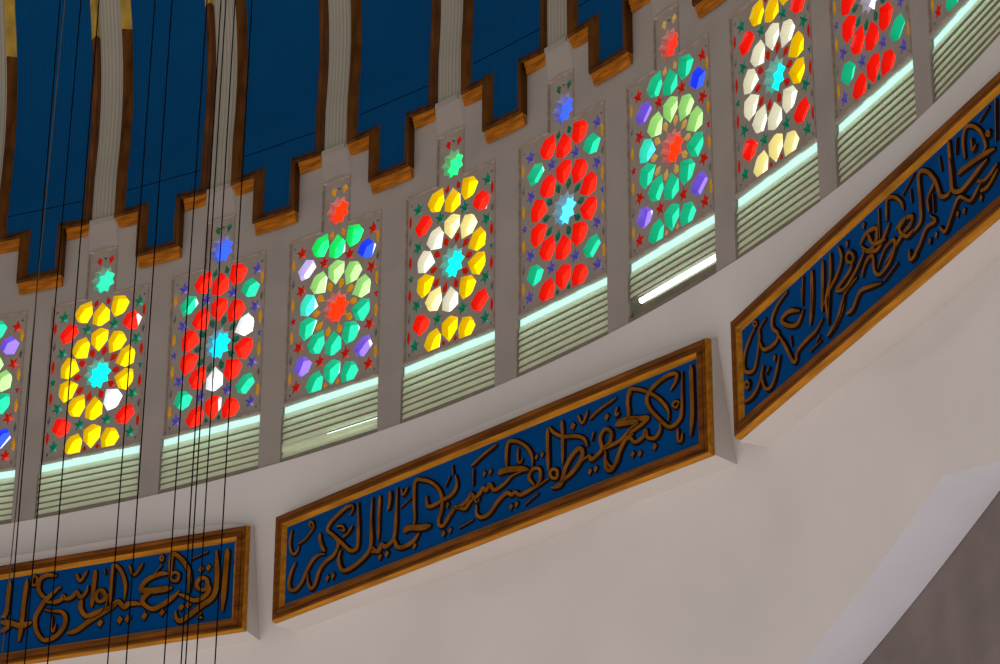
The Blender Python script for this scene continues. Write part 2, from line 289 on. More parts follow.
P3=[(0.017,[(-2.71,-1.0),(-2.75,-1.01),(-2.79,-0.96),(-2.75,-0.96),(-2.71,-1.0)]),
(0.031,[(-2.75,-1.02),(-2.91,-1.12),(-3.0,-1.24),(-2.99,-1.38),(-2.82,-1.45),(-2.74,-1.37),(-2.67,-1.19),(-2.66,-1.08),(-2.52,-1.03)]),
(0.032,[(-2.67,-1.19),(-2.59,-1.33),(-2.36,-1.37),(-2.28,-1.31),(-2.39,-1.19),(-2.38,-1.08),(-2.26,-1.0),(-2.06,-0.96)]),
(0.031,[(-2.28,-1.31),(-2.15,-1.49),(-2.02,-1.7),(-1.95,-1.73),(-1.91,-1.65),(-1.72,-1.62),(-1.54,-1.61),(-1.4,-1.55)]),
(0.034,[(-1.83,-1.27),(-2.04,-1.18),(-2.2,-1.2),(-2.06,-1.32),(-1.88,-1.38),(-1.76,-1.29)]),
(0.028,[(-2.6,-1.49),(-2.64,-1.6),(-2.57,-1.75),(-2.43,-1.77),(-2.32,-1.64),(-2.26,-1.53)]),
(0.029,[(-3.03,-1.69),(-2.84,-1.71),(-2.68,-1.63),(-2.61,-1.5)]),
(0.023,[(-2.9,-1.57),(-2.95,-1.58),(-2.99,-1.53),(-2.94,-1.51),(-2.9,-1.57)]),
(0.042,[(-2.35,-1.51),(-2.4,-1.52)]),
(0.033,[(-1.48,-1.68),(-1.55,-1.72)]),
(0.018,[(-1.67,-1.76),(-1.45,-1.75)]),
(0.023,[(-2.04,-1.44),(-2.02,-1.55)]),
(0.03,[(-1.78,-1.05),(-1.78,-1.24)]),
(0.035,[(-1.59,-1.14),(-1.6,-1.4)]),
(0.031,[(-1.37,-1.25),(-1.39,-1.48)]),
(0.024,[(-1.24,-1.36),(-1.3,-1.66)]),
(0.028,[(-0.97,-1.51),(-1.13,-1.69),(-1.33,-1.77)]),
(0.023,[(-2.47,-1.57),(-2.55,-1.61)]),
(0.034,[(-1.75,-0.95),(-1.78,-1.23)]),
(0.037,[(-1.57,-0.97),(-1.59,-1.26),(-1.65,-1.51)]),
(0.037,[(-1.35,-0.98),(-1.38,-1.27),(-1.4,-1.48)]),
(0.028,[(-1.2,-0.97),(-1.22,-1.21),(-1.32,-1.39),(-1.29,-1.63)]),
(0.028,[(-1.04,-0.98),(-0.99,-1.12),(-1.08,-1.24),(-1.25,-1.33),(-1.36,-1.43)]),
(0.04,[(-0.89,-1.01),(-0.87,-1.05)]),
(0.04,[(-0.57,-0.98),(-0.55,-1.02)]),
(0.027,[(-0.76,-1.22),(-0.8,-1.26),(-0.88,-1.21),(-0.89,-1.15),(-0.83,-1.14),(-0.76,-1.22)]),
(0.029,[(-0.79,-1.25),(-0.83,-1.32),(-1.0,-1.37),(-1.1,-1.4),(-0.94,-1.45),(-0.7,-1.36),(-0.55,-1.26)]),
(0.027,[(-1.32,-1.75),(-1.18,-1.73),(-1.03,-1.62),(-0.96,-1.48),(-0.73,-1.44)]),
(0.033,[(-0.64,-1.16),(-0.53,-1.1),(-0.34,-1.14),(-0.38,-1.27),(-0.51,-1.28),(-0.63,-1.17)]),
(0.032,[(-0.61,-1.23),(-0.36,-1.35),(-0.22,-1.29),(-0.1,-1.2)]),
(0.025,[(-0.3,-1.09),(-0.32,-1.27)]),
(0.029,[(-0.64,-1.49),(-0.56,-1.38),(-0.43,-1.37),(-0.41,-1.53),(-0.32,-1.61),(-0.15,-1.58),(-0.04,-1.49),(-0.04,-1.4),(-0.2,-1.41),(-0.35,-1.54)]),
(0.03,[(-0.95,-1.71),(-0.83,-1.71),(-0.69,-1.61),(-0.52,-1.64),(-0.29,-1.71)]),
(0.018,[(-0.26,-1.71),(-0.0,-1.65)]),
(0.03,[(0.2,-1.3),(0.07,-1.35),(0.19,-1.48),(0.32,-1.47)]),
(0.024,[(0.22,-1.64),(0.23,-1.73),(0.35,-1.73)]),
(0.027,[(-0.15,-1.16),(-0.13,-0.96),(0.0,-0.99),(0.12,-1.11),(0.15,-1.2)]),
(0.034,[(-0.28,-0.97),(-0.29,-1.27)]),
(0.032,[(-0.0,-1.32),(0.13,-1.29),(0.29,-1.33),(0.25,-1.4),(0.15,-1.41),(-0.02,-1.47),(-0.22,-1.55)]),
(0.033,[(0.27,-1.49),(0.43,-1.45),(0.45,-1.27),(0.45,-1.0),(0.58,-1.03),(0.72,-1.2),(0.79,-1.38),(0.91,-1.43),(0.98,-1.39)]),
(0.028,[(0.21,-1.62),(0.24,-1.73),(0.38,-1.67),(0.52,-1.56),(0.68,-1.57),(0.59,-1.47)]),
(0.024,[(0.71,-1.21),(0.58,-1.3),(0.59,-1.44)]),
(0.019,[(0.67,-1.3),(0.67,-1.48)]),
(0.034,[(0.98,-1.11),(0.99,-1.28),(1.0,-1.43),(1.12,-1.5),(1.26,-1.49),(1.45,-1.45),(1.58,-1.43)]),
(0.025,[(0.75,-1.66),(0.84,-1.75),(0.97,-1.64),(1.1,-1.55),(1.27,-1.67),(1.4,-1.62),(1.48,-1.58)]),
(0.025,[(1.42,-1.65),(1.54,-1.67),(1.72,-1.59)]),
(0.018,[(0.15,-1.05),(0.37,-0.94)]),
(0.019,[(0.29,-1.06),(0.3,-1.2)]),
(0.038,[(0.56,-1.69),(0.58,-1.73)]),
(0.038,[(0.66,-1.68),(0.68,-1.72)]),
(0.038,[(1.03,-1.66),(1.05,-1.7)]),
(0.038,[(1.14,-1.69),(1.16,-1.72)]),
(0.037,[(1.42,-1.71),(1.44,-1.74)]),
(0.03,[(-0.48,-1.12),(-0.39,-1.27),(-0.17,-1.33)]),
(0.032,[(0.97,-0.93),(0.98,-1.13),(1.01,-1.32)]),
(0.028,[(1.22,-1.24),(1.21,-1.06),(1.27,-0.96),(1.39,-1.01),(1.5,-1.13),(1.56,-1.29),(1.51,-1.32)]),
(0.037,[(1.09,-1.32),(1.23,-1.32),(1.5,-1.35),(1.7,-1.39)]),
(0.017,[(1.49,-1.02),(1.66,-0.96)]),
(0.02,[(1.64,-1.22),(1.61,-1.22),(1.59,-1.19),(1.62,-1.18),(1.64,-1.22)]),
(0.031,[(1.77,-0.95),(1.73,-1.33)]),
(0.02,[(1.35,-1.11),(1.36,-1.23),(1.42,-1.2)]),
(0.017,[(1.12,-0.98),(1.09,-1.13)]),
(0.025,[(1.4,-1.55),(1.54,-1.6),(1.73,-1.55)]),
(0.02,[(0.8,-1.0),(0.83,-1.16)])]
# ------------------------------------------------------------------ the drum wall with its window openings
HP = R * tan(DTH / 2)        # half a bay
HW = 0.0392 * R           # half width of a window
ZG, ZT = 0.0386225 * R, 0.1581636 * R     # foot and head of the glass
UU = 0.0387083 * R / 1.66               # petal-radius unit of the tracery
VU = (ZT - ZG) / 4.40
ZC = (ZG + ZT) / 2           # centre of the rosette
NW = 0.52 * UU; NT = ZC + 3.50 * VU       # neck
ZTOP = 0.2165 * R; LB = -.042; XL = -HW - .030; GB = ZG + .045
TB = 0.1765 * R; TW = 0.0155 * R          # underside and half width of the tongues
ZWL = 0.2170 * R
T_ = 0.125                                # thickness of the tracery
LD = 0.20                                 # depth of the louvre recess

def wall_plate(k):
    xs = sorted({-HP, -HP + TW, XL, -HW, -NW, NW, HW, HP - TW, HP}); zs = [-.045, ZG, ZT, TB, NT, ZTOP]
    mb = MB()
    V = {}; Fc = []
    def vid(x, z):
        key = (round(x, 5), round(z, 5))
        if key not in V: V[key] = len(V)
        return V[key]
    for a, b in zip(xs, xs[1:]):
        for c, d in zip(zs, zs[1:]):
            x, z = (a + b) / 2, (c + d) / 2
            if abs(x) < HW and z < ZT or XL < x < 0 and z < ZG: continue
            if abs(x) < NW and z < NT: continue
            if abs(x) > HP - TW and z > TB: continue
            Fc.append((vid(a, c), vid(b, c), vid(b, d), vid(a, d)))
    th = az(k); n = Vector((sin(th), cos(th), 0)); t = Vector((cos(th), -sin(th), 0))
    P = lambda x, y, z: n * (R + y) + t * x + Vector((0, 0, Z0 + z))
    def E(x, z):                 # neighbouring bays share their edge
        if abs(abs(x) - HP) > 1e-4: return P(x, 0, z)
        tm = (az(k) + az(k + (1 if x > 0 else -1))) / 2; q = R / cos(DTH / 2)
        return Vector((q * sin(tm), q * cos(tm), Z0 + z))
    VV = [E(x, z) for (x, z) in V]
    # reveals of the opening
    def quad(a, b, y0, y1):
        i = len(VV); VV.extend([P(a[0], y0, a[1]), P(b[0], y0, b[1]), P(b[0], y1, b[1]), P(a[0], y1, a[1])]); Fc.append((i, i + 1, i + 2, i + 3))
    quad((XL, -.045), (XL, ZG), 0, .26); quad((XL, ZG), (-HW, ZG), 0, .26); quad((-HW, ZG), (-HW, ZT), 0, .26); quad((HW, -.045), (HW, ZT), 0, .26); quad((XL, -.045), (HW, -.045), 0, .26)
    quad((-HW, ZT), (-NW, ZT), 0, .2); quad((NW, ZT), (HW, ZT), 0, .2); quad((-NW, ZT), (-NW, NT), 0, .2); quad((NW, ZT), (NW, NT), 0, .2); quad((-NW, NT), (NW, NT), 0, .2)
    quad((-HP, ZTOP), (HP, ZTOP), 0, .12)
    i = len(VV)                  # small corbel under the rib
    VV.extend([P(-.17, -.07, ZTOP), P(.17, -.07, ZTOP), P(-.30, 0, ZTOP), P(.30, 0, ZTOP), P(-.20, 0, NT + .02), P(.20, 0, NT + .02), P(0, -.004, NT + .04)])
    Fc.extend([(i, i + 1, i + 6), (i, i + 6, i + 4), (i, i + 4, i + 2), (i + 1, i + 3, i + 5), (i + 1, i + 5, i + 6), (i, i + 2, i + 3, i + 1)])
    return VV, Fc
mb = MB()
for k in range(-2, 10):
    V, Fc = wall_plate(k); mb.add(V, Fc)
drum = mb.build('wall_drum', [PLASTER])
tag(drum, 'taupe plaster drum wall of piers between the stained glass windows', kind='structure')

# lower wall: sixteen facets leaning outward below the drum
KC = 3.484507
def r_low(th, z):            # z in drum radii
    k = ((th - TH0) / DTH - KC + 2) % 4 - 2
    dd = -z
    a = .985 + .19 * (dd - .04) + .5 * max(dd - .1139, 0) ** 2
    rf = a / cos(k * DTH); b = min(1, max(0, (dd - .15) / .3)); rf = rf * (1 - b) + a * 1.0065 * b
    return max(.999 + min(max(dd, 0), .036) / .036 * .004, rf)
def low_pt(th, z, out=0.0):
    r = r_low(th, z) * R + out
    return Vector((r * sin(th), r * cos(th), Z0 + z * R))
KA = 7.165
def arch_z(k):               # underside of the pointed arch over the window bay, in drum radii
    return -.1895 - .0242 * abs(k - KA)
ks = sorted(set([round(-3 + i * .125, 4) for i in range(0, 105)] + [KA]))
mb = MB(); NZ = 44
zs_up = [-.0025, -.006, -.012, -.02, -.028, -.036, -.04, -.045, -.06, -.08, -.1, -.1139]
grid = []
for kk in ks:
    th = TH0 + kk * DTH
    zb = arch_z(kk) if -0.2 < kk else -.38
    zb = max(zb, -.36)
    col = [low_pt(th, z) for z in zs_up] + [low_pt(th, -.1139 + (zb + .1139) * (i + 1) / 24) for i in range(24)]
    grid.append(col)
V = [v for c in grid for v in c]; n = len(grid[0])
Fc = [(i * n + j, (i + 1) * n + j, (i + 1) * n + j + 1, i * n + j + 1) for i in range(len(grid) - 1) for j in range(n - 1)]
lw = mesh_from('wall_lower', V, Fc, [WALL], smooth=True)
tag(lw, 'plain pinkish grey plaster wall sweeping down below the inscription panels', kind='structure')
# intrados and the recessed wall under the arch
mb = MB(); V = []; Fc = []
aks = [k for k in ks if k > -0.2]
for kk in aks:
    th = TH0 + kk * DTH; z = max(arch_z(kk), -.36)
    a = low_pt(th, z); rad = Vector((sin(th), cos(th), 0))
    V += [a, a + rad * .60]
Fc = [(2 * i, 2 * i + 1, 2 * i + 3, 2 * i + 2) for i in range(len(aks) - 1)]
o = mesh_from('trim_1', V, Fc, [ARCHP]); tag(o, 'pale lilac grey underside of the pointed arch at lower right', kind='structure')
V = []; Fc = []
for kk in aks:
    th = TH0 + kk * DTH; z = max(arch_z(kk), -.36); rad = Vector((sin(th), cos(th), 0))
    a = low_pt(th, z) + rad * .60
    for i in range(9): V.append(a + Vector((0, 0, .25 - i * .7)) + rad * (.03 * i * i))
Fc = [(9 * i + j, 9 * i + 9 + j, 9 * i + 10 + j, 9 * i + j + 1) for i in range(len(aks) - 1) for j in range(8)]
o = mesh_from('wall_bay', V, Fc, [DARK]); tag(o, 'shade-darkened grey wall recessed under the pointed arch', kind='structure')

# ------------------------------------------------------------------ the tracery pattern (u, v in petal radii about the rosette)
def rot(pts, ang, c=(0, 0)):
    ca, sa = cos(ang), sin(ang); return [(c[0] + x * ca - y * sa, c[1] + x * sa + y * ca) for x, y in pts]
PETAL = [(.61, 0), (.88, .275), (1.16, .285), (1.27, 0.05), (1.27, -.05), (1.16, -.285), (.88, -.275)]
def petal(c, deg): return rot(PETAL, radians(deg), c)
def star(c, n, r1, r2, a0):
    return [(c[0] + (r1 if i % 2 == 0 else r2) * cos(a0 + pi * i / n), c[1] + (r1 if i % 2 == 0 else r2) * sin(a0 + pi * i / n)) for i in range(2 * n)]
DART = [(.47, 0), (.62, .10), (.75, .055), (.75, -.055), (.62, -.10)]
def build_pattern():
    P = []   # (role, polygon)
    P.append(('centre', star((0, 0), 10, .46, .34, pi / 10 * 0)))
    for i in range(10):
        P.append(('petal%d' % i, petal((0, 0), 90 - 36 * i)))
        P.append(('dart', rot(DART, radians(72 + 36 * i))))
    NC = (0.0, 2.60)
    P.append(('neck', star((-.03, 2.63), 9, .41, .31, .3)))
    for a in (270, 234, 306): P.append(('top', petal(NC, a)))
    for a in (252, 288, 72, 108): P.append(('dart', rot([(.50, 0), (.66, .09), (.76, 0), (.66, -.09)] if a > 180 else [(.47, 0), (.64, .10), (.74, 0), (.64, -.10)], radians(a), NC)))
    P.append(('notch', [(-.09, 3.30), (.09, 3.30), (0, 3.17)]))
    for a in (90, 54, 126): P.append(('bottom', petal((0, -2.66), a)))
    for s in (-1, 1):
        P.append(('dart', [(s * .20, -2.09), (s * .13, -2.02), (s * .22, -1.92), (s * .28, -2.03)]))
        for v in (1, -1):
            P.append(('hex', [(s * 1.08, v * 1.58), (s * 1.36, v * 1.32), (s * 1.22, v * 1.03), (s * .95, v * 1.06), (s * .71, v * 1.28), (s * .82, v * 1.50)]))
            P.append(('fivestar', star((s * .44, v * 1.32), 5, .20, .085, pi / 2)))
            P.append(('fivestar', star((s * 1.22, v * .76), 5, .21, .085, -pi / 2)))
            P.append(('fivestar', star((s * 1.24, v * 1.80), 5, .20, .09, pi / 2)))
            P.append(('sliver', [(s * 1.50, v * .24), (s * 1.43, v * .36), (s * 1.43, v * .52), (s * 1.50, v * .64), (s * 1.55, v * .44)]))
            P.append(('sliverb', [(s * 1.51, v * .88), (s * 1.45, v * .97), (s * 1.45, v * 1.08), (s * 1.51, v * 1.18), (s * 1.56, v * 1.03)]))
            P.append(('sliver', [(s * 1.52, v * 1.34), (s * 1.45, v * 1.44), (s * 1.45, v * 1.62), (s * 1.52, v * 1.72), (s * 1.56, v * 1.53)]))
            P.append(('sliverb', [(s * 1.52, v * 1.92), (s * 1.42, v * 1.97), (s * 1.48, v * 2.05)]))
        P.append(('fivestar', star((s * 1.45, 0), 5, .13, .06, pi / 2)))
    out = []
    for role, p in P:
        q = [((x * 1.045 + .03 + .018 * y if abs(x) < 1.42 else x * 1.02) * UU, ZC + y * VU) for x, y in p]
        if role == 'centre': q = [(x + .012, z) for x, z in q]
        area = sum(q[i][0] * q[(i + 1) % len(q)][1] - q[(i + 1) % len(q)][0] * q[i][1] for i in range(len(q)))
        if area < 0: q = q[::-1]
        out.append((role, q))
    return out
PAT = build_pattern()
def inside(pt, poly):
    x, y = pt; c = False
    for i in range(len(poly)):
        (x1, y1), (x2, y2) = poly[i - 1], poly[i]
        if (y1 > y) != (y2 > y) and x < (x2 - x1) * (y - y1) / (y2 - y1) + x1: c = not c
    return c
def tracery_mesh():
    e_ = .012
    outer = [(-HW + e_, GB), (HW - e_, GB), (HW - e_, ZT - e_), (NW - e_, ZT - e_), (NW - e_, NT - e_), (-NW + e_, NT - e_), (-NW + e_, ZT - e_), (-HW + e_, ZT - e_)]
    loops = [outer] + [q for _, q in PAT]
    vs = []; es = []
    for L in loops:
        b = len(vs); vs += [Vector(p) for p in L]; es += [(b + i, b + (i + 1) % len(L)) for i in range(len(L))]
    r = geometry.delaunay_2d_cdt(vs, es, [], 0, 1e-5)
    ov, of = r[0], r[2]
    keep = []
    for f in of:
        c = sum((ov[i] for i in f), Vector((0, 0))) / len(f)
        if inside(c, outer) and not any(inside(c, q) for _, q in PAT): keep.append(tuple(f))
    V = [(p.x, .015, p.y) for p in ov]; F2 = list(keep)
    mb = MB(); mb.add(V, F2)
    for li, L in enumerate(loops):
        n = len(L)
        VV = [(p[0], .015, p[1]) for p in L] + [(p[0], T_, p[1]) for p in L]
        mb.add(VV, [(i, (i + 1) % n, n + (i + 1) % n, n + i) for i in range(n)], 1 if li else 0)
    return mb
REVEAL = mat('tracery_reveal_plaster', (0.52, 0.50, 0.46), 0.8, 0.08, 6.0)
tr0 = tracery_mesh().build('tracery', [GRILLE, REVEAL])
tr_me = tr0.data; bpy.data.objects.remove(tr0)
# moulded bead round the glass and its neck
def bead_mesh():
    mb = MB(); w_ = .022
    path = [(-HW, ZG + .004), (HW, ZG + .004), (HW, ZT), (NW, ZT), (NW, NT), (-NW, NT), (-NW, ZT), (-HW, ZT)]
    sg = [(1, 1), (-1, 1), (-1, -1), (-1, -1), (-1, -1), (1, -1), (1, -1), (1, -1)]
    n = len(path); rings = []
    prof = [(0, .016), (0, -.004), (.4, -.012), (.8, -.004), (1, .016)]
    for j, (s, y) in enumerate(prof):
        rings.append([(p[0] + g[0] * s * w_ , y, p[1] + g[1] * s * w_) for p, g in zip(path, sg)])
    for a, b in zip(rings, rings[1:]):
        mb.add(a + b, [(i, (i + 1) % n, n + (i + 1) % n, n + i) for i in range(n)])
    return mb
b0 = bead_mesh().build('bead_frame', [BEAD]); bead_me = b0.data; bpy.data.objects.remove(b0)
lt = MB(); lt.box(-HW + .002, HW - .002, .0, .034, ZG, ZG + .046)
l0 = lt.build('lintel_bar', [GRILLE]); lint_me = l0.data; bpy.data.objects.remove(l0)

rnd = random.Random(11)
# colours of the ten petals clockwise from the top, then the other glass
SCH = {
 'Y': dict(petal=['yellow'] * 10, dart='dullred', centre='cyan', top='yellow', bottom='yellow', hex=['red'], fivestar='seagreen', sliver='dullred', sliverb='navy', notch='dullgreen'),
 'R': dict(petal=['red'] * 10, dart='dullgreen', centre='skyblue', top='red', bottom='red', hex=['teal'], fivestar='dullviolet', sliver='amber', sliverb='dullgreen', notch='orange'),
 'G': dict(petal=['lime', 'lime', 'lime', 'teal', 'teal', 'teal', 'teal', 'teal', 'aqua', 'lime'], dart='amber', centre='brightred', top='teal', bottom='teal', hex=['blue', 'violet'], fivestar='dullred', sliver='amber', sliverb='navy', notch='orange')}
def scheme(k):
    s = dict(SCH['YRG'[k % 3]])
    neck = {0: 'teal', 1: 'blue', 2: 'brightred', 3: 'green', 4: 'blue', 5: 'red', 6: 'green', 7: 'blue', 8: 'red', -1: 'red'}[k]
    s['neck'] = neck; p = list(s['petal'])
    if k == 0: p[4] = 'blank'
    if k == 1: p[2] = 'blank'; p[5] = 'blank'
    if k == 3: p = ['paleyellow', 'paleyellow', 'yellow', 'yellow', 'yellow', 'white', 'paleyellow', 'yellow', 'white', 'white']
    if k == 6: p = ['white', 'white', 'yellow', 'yellow', 'white', 'white', 'white', 'white', 'white', 'white']; s['bottom'] = 'paleyellow'
    if k == 7: s['centre'] = 'lilac'
    if k == 5: s['dart'] = 'straw'; s['hex'] = ['violet', 'violet', 'violet', 'blue']
    if k == 2: s['hex'] = ['blue', 'violet', 'lilac', 'violet']; s['top'] = 'green'
    if k == 4: s['centre'] = 'azure'; s['hex'] = ['teal']
    s['petal'] = p; return s
def cut(poly, c, nx, nz, off):   # the side of the polygon beyond a line
    out = []; n = len(poly); D = [(p[0] - c[0]) * nx + (p[1] - c[1]) * nz - off for p in poly]
    for i in range(n):
        a, d, p, q = D[i], D[(i + 1) % n], poly[i], poly[(i + 1) % n]
        if a >= 0: out.append(p)
        if (a < 0) != (d < 0): t = a / (a - d); out.append((p[0] + (q[0] - p[0]) * t, p[1] + (q[1] - p[1]) * t))
    return out
def pane(name, root, items, rim=False, bright=0.0):     # items: (colour, polygon)
    cols = sorted({c for c, _ in items}); mb = MB()
    for c, q in items:
        y = T_ - .004; n = len(q)
        cx = sum(a for a, _ in q) / n; cz = sum(b for _, b in q) / n
        tilt = rnd.uniform(-.03, .03)
        V = [(a, y + (a - cx) * tilt, b) for a, b in q] + [(a, y + .012, b) for a, b in q]
        mb.add(V, [tuple(range(n)), tuple(range(2 * n - 1, n - 1, -1))] + [(i, n + i, n + (i + 1) % n, (i + 1) % n) for i in range(n)], cols.index(c))
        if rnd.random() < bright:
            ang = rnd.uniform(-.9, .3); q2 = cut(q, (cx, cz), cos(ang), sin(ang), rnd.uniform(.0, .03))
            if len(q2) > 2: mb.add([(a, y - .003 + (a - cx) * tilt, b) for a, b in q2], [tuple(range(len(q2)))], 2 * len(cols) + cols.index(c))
        if rim:                  # the cast glass lines its opening
            c0 = Vector((cx, cz)); RR = [(c0 + (Vector(p) - c0) * .996) for p in q]
            W = [(p.x, .016, p.y) for p in RR] + [(p.x, y - .001, p.y) for p in RR]
            mb.add(W, [(i, (i + 1) % n, n + (i + 1) % n, n + i) for i in range(n)], len(cols) + cols.index(c))
    return mb.build(name, [GM[c] for c in cols] + [GL[c] for c in cols] + [GH[c] for c in cols], root)
WLAB = {-1: 'green and blue stained glass window cut off at the left edge', 0: 'yellow petalled stained glass window with teal star and one blank white petal, behind the cables',
 1: 'red petalled stained glass window behind the cables, with two blank white petals', 2: 'green and lime petalled window with red stars and violet corners, right of the cables',
 3: 'yellow and cream petalled window with turquoise centre and bright green star above it', 4: 'red petalled window with blue centre star, above the right end of the lone middle inscription panel',
 5: 'lime and teal petalled window with red centre, above the louvre showing a bare light tube', 6: 'white and yellow petalled window with turquoise centre near the top edge',
 7: 'red petalled window with lilac centre, its top cut by the upper edge', 8: 'green window corner showing at the upper right corner of the picture'}
NAMES = {'centre': 'centre_star', 'neck': 'neck_star', 'petal': 'petal_glass', 'hex': 'hexagon_glass', 'accent': 'accent_glass', 'dart': 'dart_glass'}
for k in range(-1, 9):
    root = bay('window_%d' % (k + 2), k)
    tag(root, WLAB[k], 'window', kind='structure')
    for nm, me in (('tracery', tr_me), ('bead_frame', bead_me), ('lintel_bar', lint_me)):
        o = bpy.data.objects.new(nm, me); COL.objects.link(o); o.parent = root
    s = scheme(k); G = {}
    hi = 0
    for role, q in PAT:
        if role.startswith('petal'): G.setdefault('petal', []).append((s['petal'][int(role[5:])], q))
        elif role in ('top', 'bottom'): G.setdefault('petal', []).append((s[role], q))
        elif role == 'hex': G.setdefault('hex', []).append((s['hex'][(hi + k) % len(s['hex'])], q)); hi += 1
        elif role in ('centre', 'neck'): G.setdefault(role, []).append((s[role], q))
        else: G.setdefault('dart' if role in ('dart', 'sliver', 'fivestar') else 'accent', []).append((s[role], q))
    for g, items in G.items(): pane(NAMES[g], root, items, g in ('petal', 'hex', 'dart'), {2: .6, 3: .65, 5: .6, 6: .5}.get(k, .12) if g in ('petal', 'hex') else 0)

# ------------------------------------------------------------------ louvred vents under the windows
LLAB = {-1: 'louvred vent cut by the left edge, under the leftmost window', 0: 'louvred vent under the yellow petalled window behind the cables', 1: 'louvred vent under the red petalled window behind the cables',
 2: 'louvred vent with a thin bright slit low on its right side', 3: 'louvred vent under the yellow and cream petalled window', 4: 'louvred vent above the middle of the uncut inscription panel, under the red window',
 5: 'louvred vent with missing lower slats and a bare light tube', 6: 'louvred vent under the white and yellow petalled window', 7: 'louvred vent under the red window with lilac centre', 8: 'louvred vent in the upper right corner of the picture'}
LT = ZG - .001
def louvre(k):
    root = bay('louvre_vent', k); tag(root, LLAB[k], 'vent', 'louvred vents below the stained glass windows')
    mb = MB(); h = (LT - .02 - LB - .065) / 8; x0, x1 = XL + .006, HW - .004
    z = LB + .070; n = 0
    while n < 7:
        skip = (k == 5 and n < 3)
        if not skip:
            xa = x0
            xb = x1
            y0, y1 = .020, .046
            j = rnd.uniform(-.006, .006)
            zt = z + h * (1.12 if n < 6 else 1.0)
            if k == 2 and n == 1:
                for xa2, xb2, cut in ((x0, -.05, 0), (-.05, x1, .030)):
                    mb.box(xa2, xb2, y0, y0 + .006, z - .004, z + h - cut)
                sl = MB(); sl.box(-.05, x1, y0 + .008, y0 + .012, z + h - .034, z + h - .006); sl.build('bright_slit', [DAYHI], root)
                z += h; n += 1; continue
            P = [(y0, z + j), (y0 + .003, z - .016 + j), (y0 + .030, z - .010 + j), (y1 + .010, zt + j), (y1, zt + .004 + j)]
            V = [(xa, a, b) for a, b in P] + [(xb, a, b) for a, b in P]; m_ = len(P)
            mb.add(V, [(0, 1, m_ + 1, m_), (1, 2, m_ + 2, m_ + 1)], 1)  # dark lips paint the shadow line under each slat
            mb.add(V, [(i, (i + 1) % m_, m_ + (i + 1) % m_, m_ + i) for i in range(2, m_)] + [tuple(range(m_))[::-1], tuple(range(m_, 2 * m_))])
        z += h; n += 1
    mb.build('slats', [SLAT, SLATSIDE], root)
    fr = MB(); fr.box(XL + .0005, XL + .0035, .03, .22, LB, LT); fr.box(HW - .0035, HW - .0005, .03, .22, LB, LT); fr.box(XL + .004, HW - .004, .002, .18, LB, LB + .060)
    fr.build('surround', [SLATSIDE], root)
    if k == 5:
        fr = MB(); fr.box(XL + .004, HW - .004, .060, .075, LB + .061, .14); fr.build('lower_blanking_plate', [SLATSIDE], root)
    bp = MB(); bp.box(XL + .004, HW - .004, .205, .22, LB + .061, LT)
    bp.build('daylight_backing', [DAYL if k != 5 else DAYL2], root)
    def tube(z, y, r, mt, L):
        m2 = MB(); n_ = 10
        V = [(x, y + r * cos(2 * pi * i / n_), z + r * sin(2 * pi * i / n_)) for x in (-L, L) for i in range(n_)]
        m2.add(V, [(i, (i + 1) % n_, n_ + (i + 1) % n_, n_ + i) for i in range(n_)])
        m2.add(V, [tuple(range(n_))[::-1], tuple(range(n_, 2 * n_))])
        t = m2.build('light_tube', [mt], root, smooth=False)
        for s in (-1, 1):
            c = MB(); c.box(s * L - .012, s * L + .012, y - r - .002, y + r + .002, z - r - .002, z + r + .002); c.build('tube_cap', [SLATSIDE], t)
    tp = MB(); tp.box(x0, x1, .050, .056, z - .012, LT); tp.build('upper_pane', [DAYTOP], root)
    tb = MB(); tb.box(x0, x1, .185, .200, LT - .26, LT - .002); tb.build('daylight_backing', [DAYHI], root)
    if k == 5: tube(.225, .09, .030, TUBEW, HW - .06)
    return root
DAYL = glow('frosted_daylight_pane', (0.92, 1.0, 0.84), 0.7); DAYTOP = glow('bright_daylight_pane', (0.60, 0.95, 0.88), 0.80); DAYHI = glow('sky_behind_louvre', (0.66, 1.0, 0.93), 2.6)
DAYL2 = glow('dim_daylight_pane', (0.5, 0.5, 0.4), 0.15)
for k in range(-1, 9): louvre(k)

# ------------------------------------------------------------------ the dome: blue panels in stepped wooden frames, grey ribs between
def r_dome(z):               # z and result in metres
    h = max(z / R - .25, 0); return R * (.998 - .58 * h * h + .0035 * sin(pi * min(1, h / .15)))
def dome_pt(th, t, z, d):    # d: out from the surface towards the hall
    r = r_dome(z) - d
    return Vector((r * sin(th) + t * cos(th), r * cos(th) - t * sin(th), Z0 + z))
WB, TBW = .0313 * R, .0112 * R           # half widths of the wide part and the tongue
ZB, ZI, ZTT = .1852 * R, .2211 * R, .46 * R
ZGILT = .3585 * R
def local(root, p): return root.matrix_world.inverted() @ p
PLAB = {-.5: 'blue dome panel crossed by cables at the left edge', .5: 'blue dome panel crossed by cables between the two leftmost full ribs', 1.5: 'blue dome panel with a cable at its left border, right of the cable bundle', 2.5: 'blue dome panel whose tongue ends between the green window and the yellow and cream window',
 3.5: 'blue dome panel whose tongue ends just left of the window with a blue centre star', 4.5: 'short blue dome panel tip cut by the top edge, above the lime and teal window', 5.5: 'wooden tip of a dome panel at the top edge, right of the red neck star'}
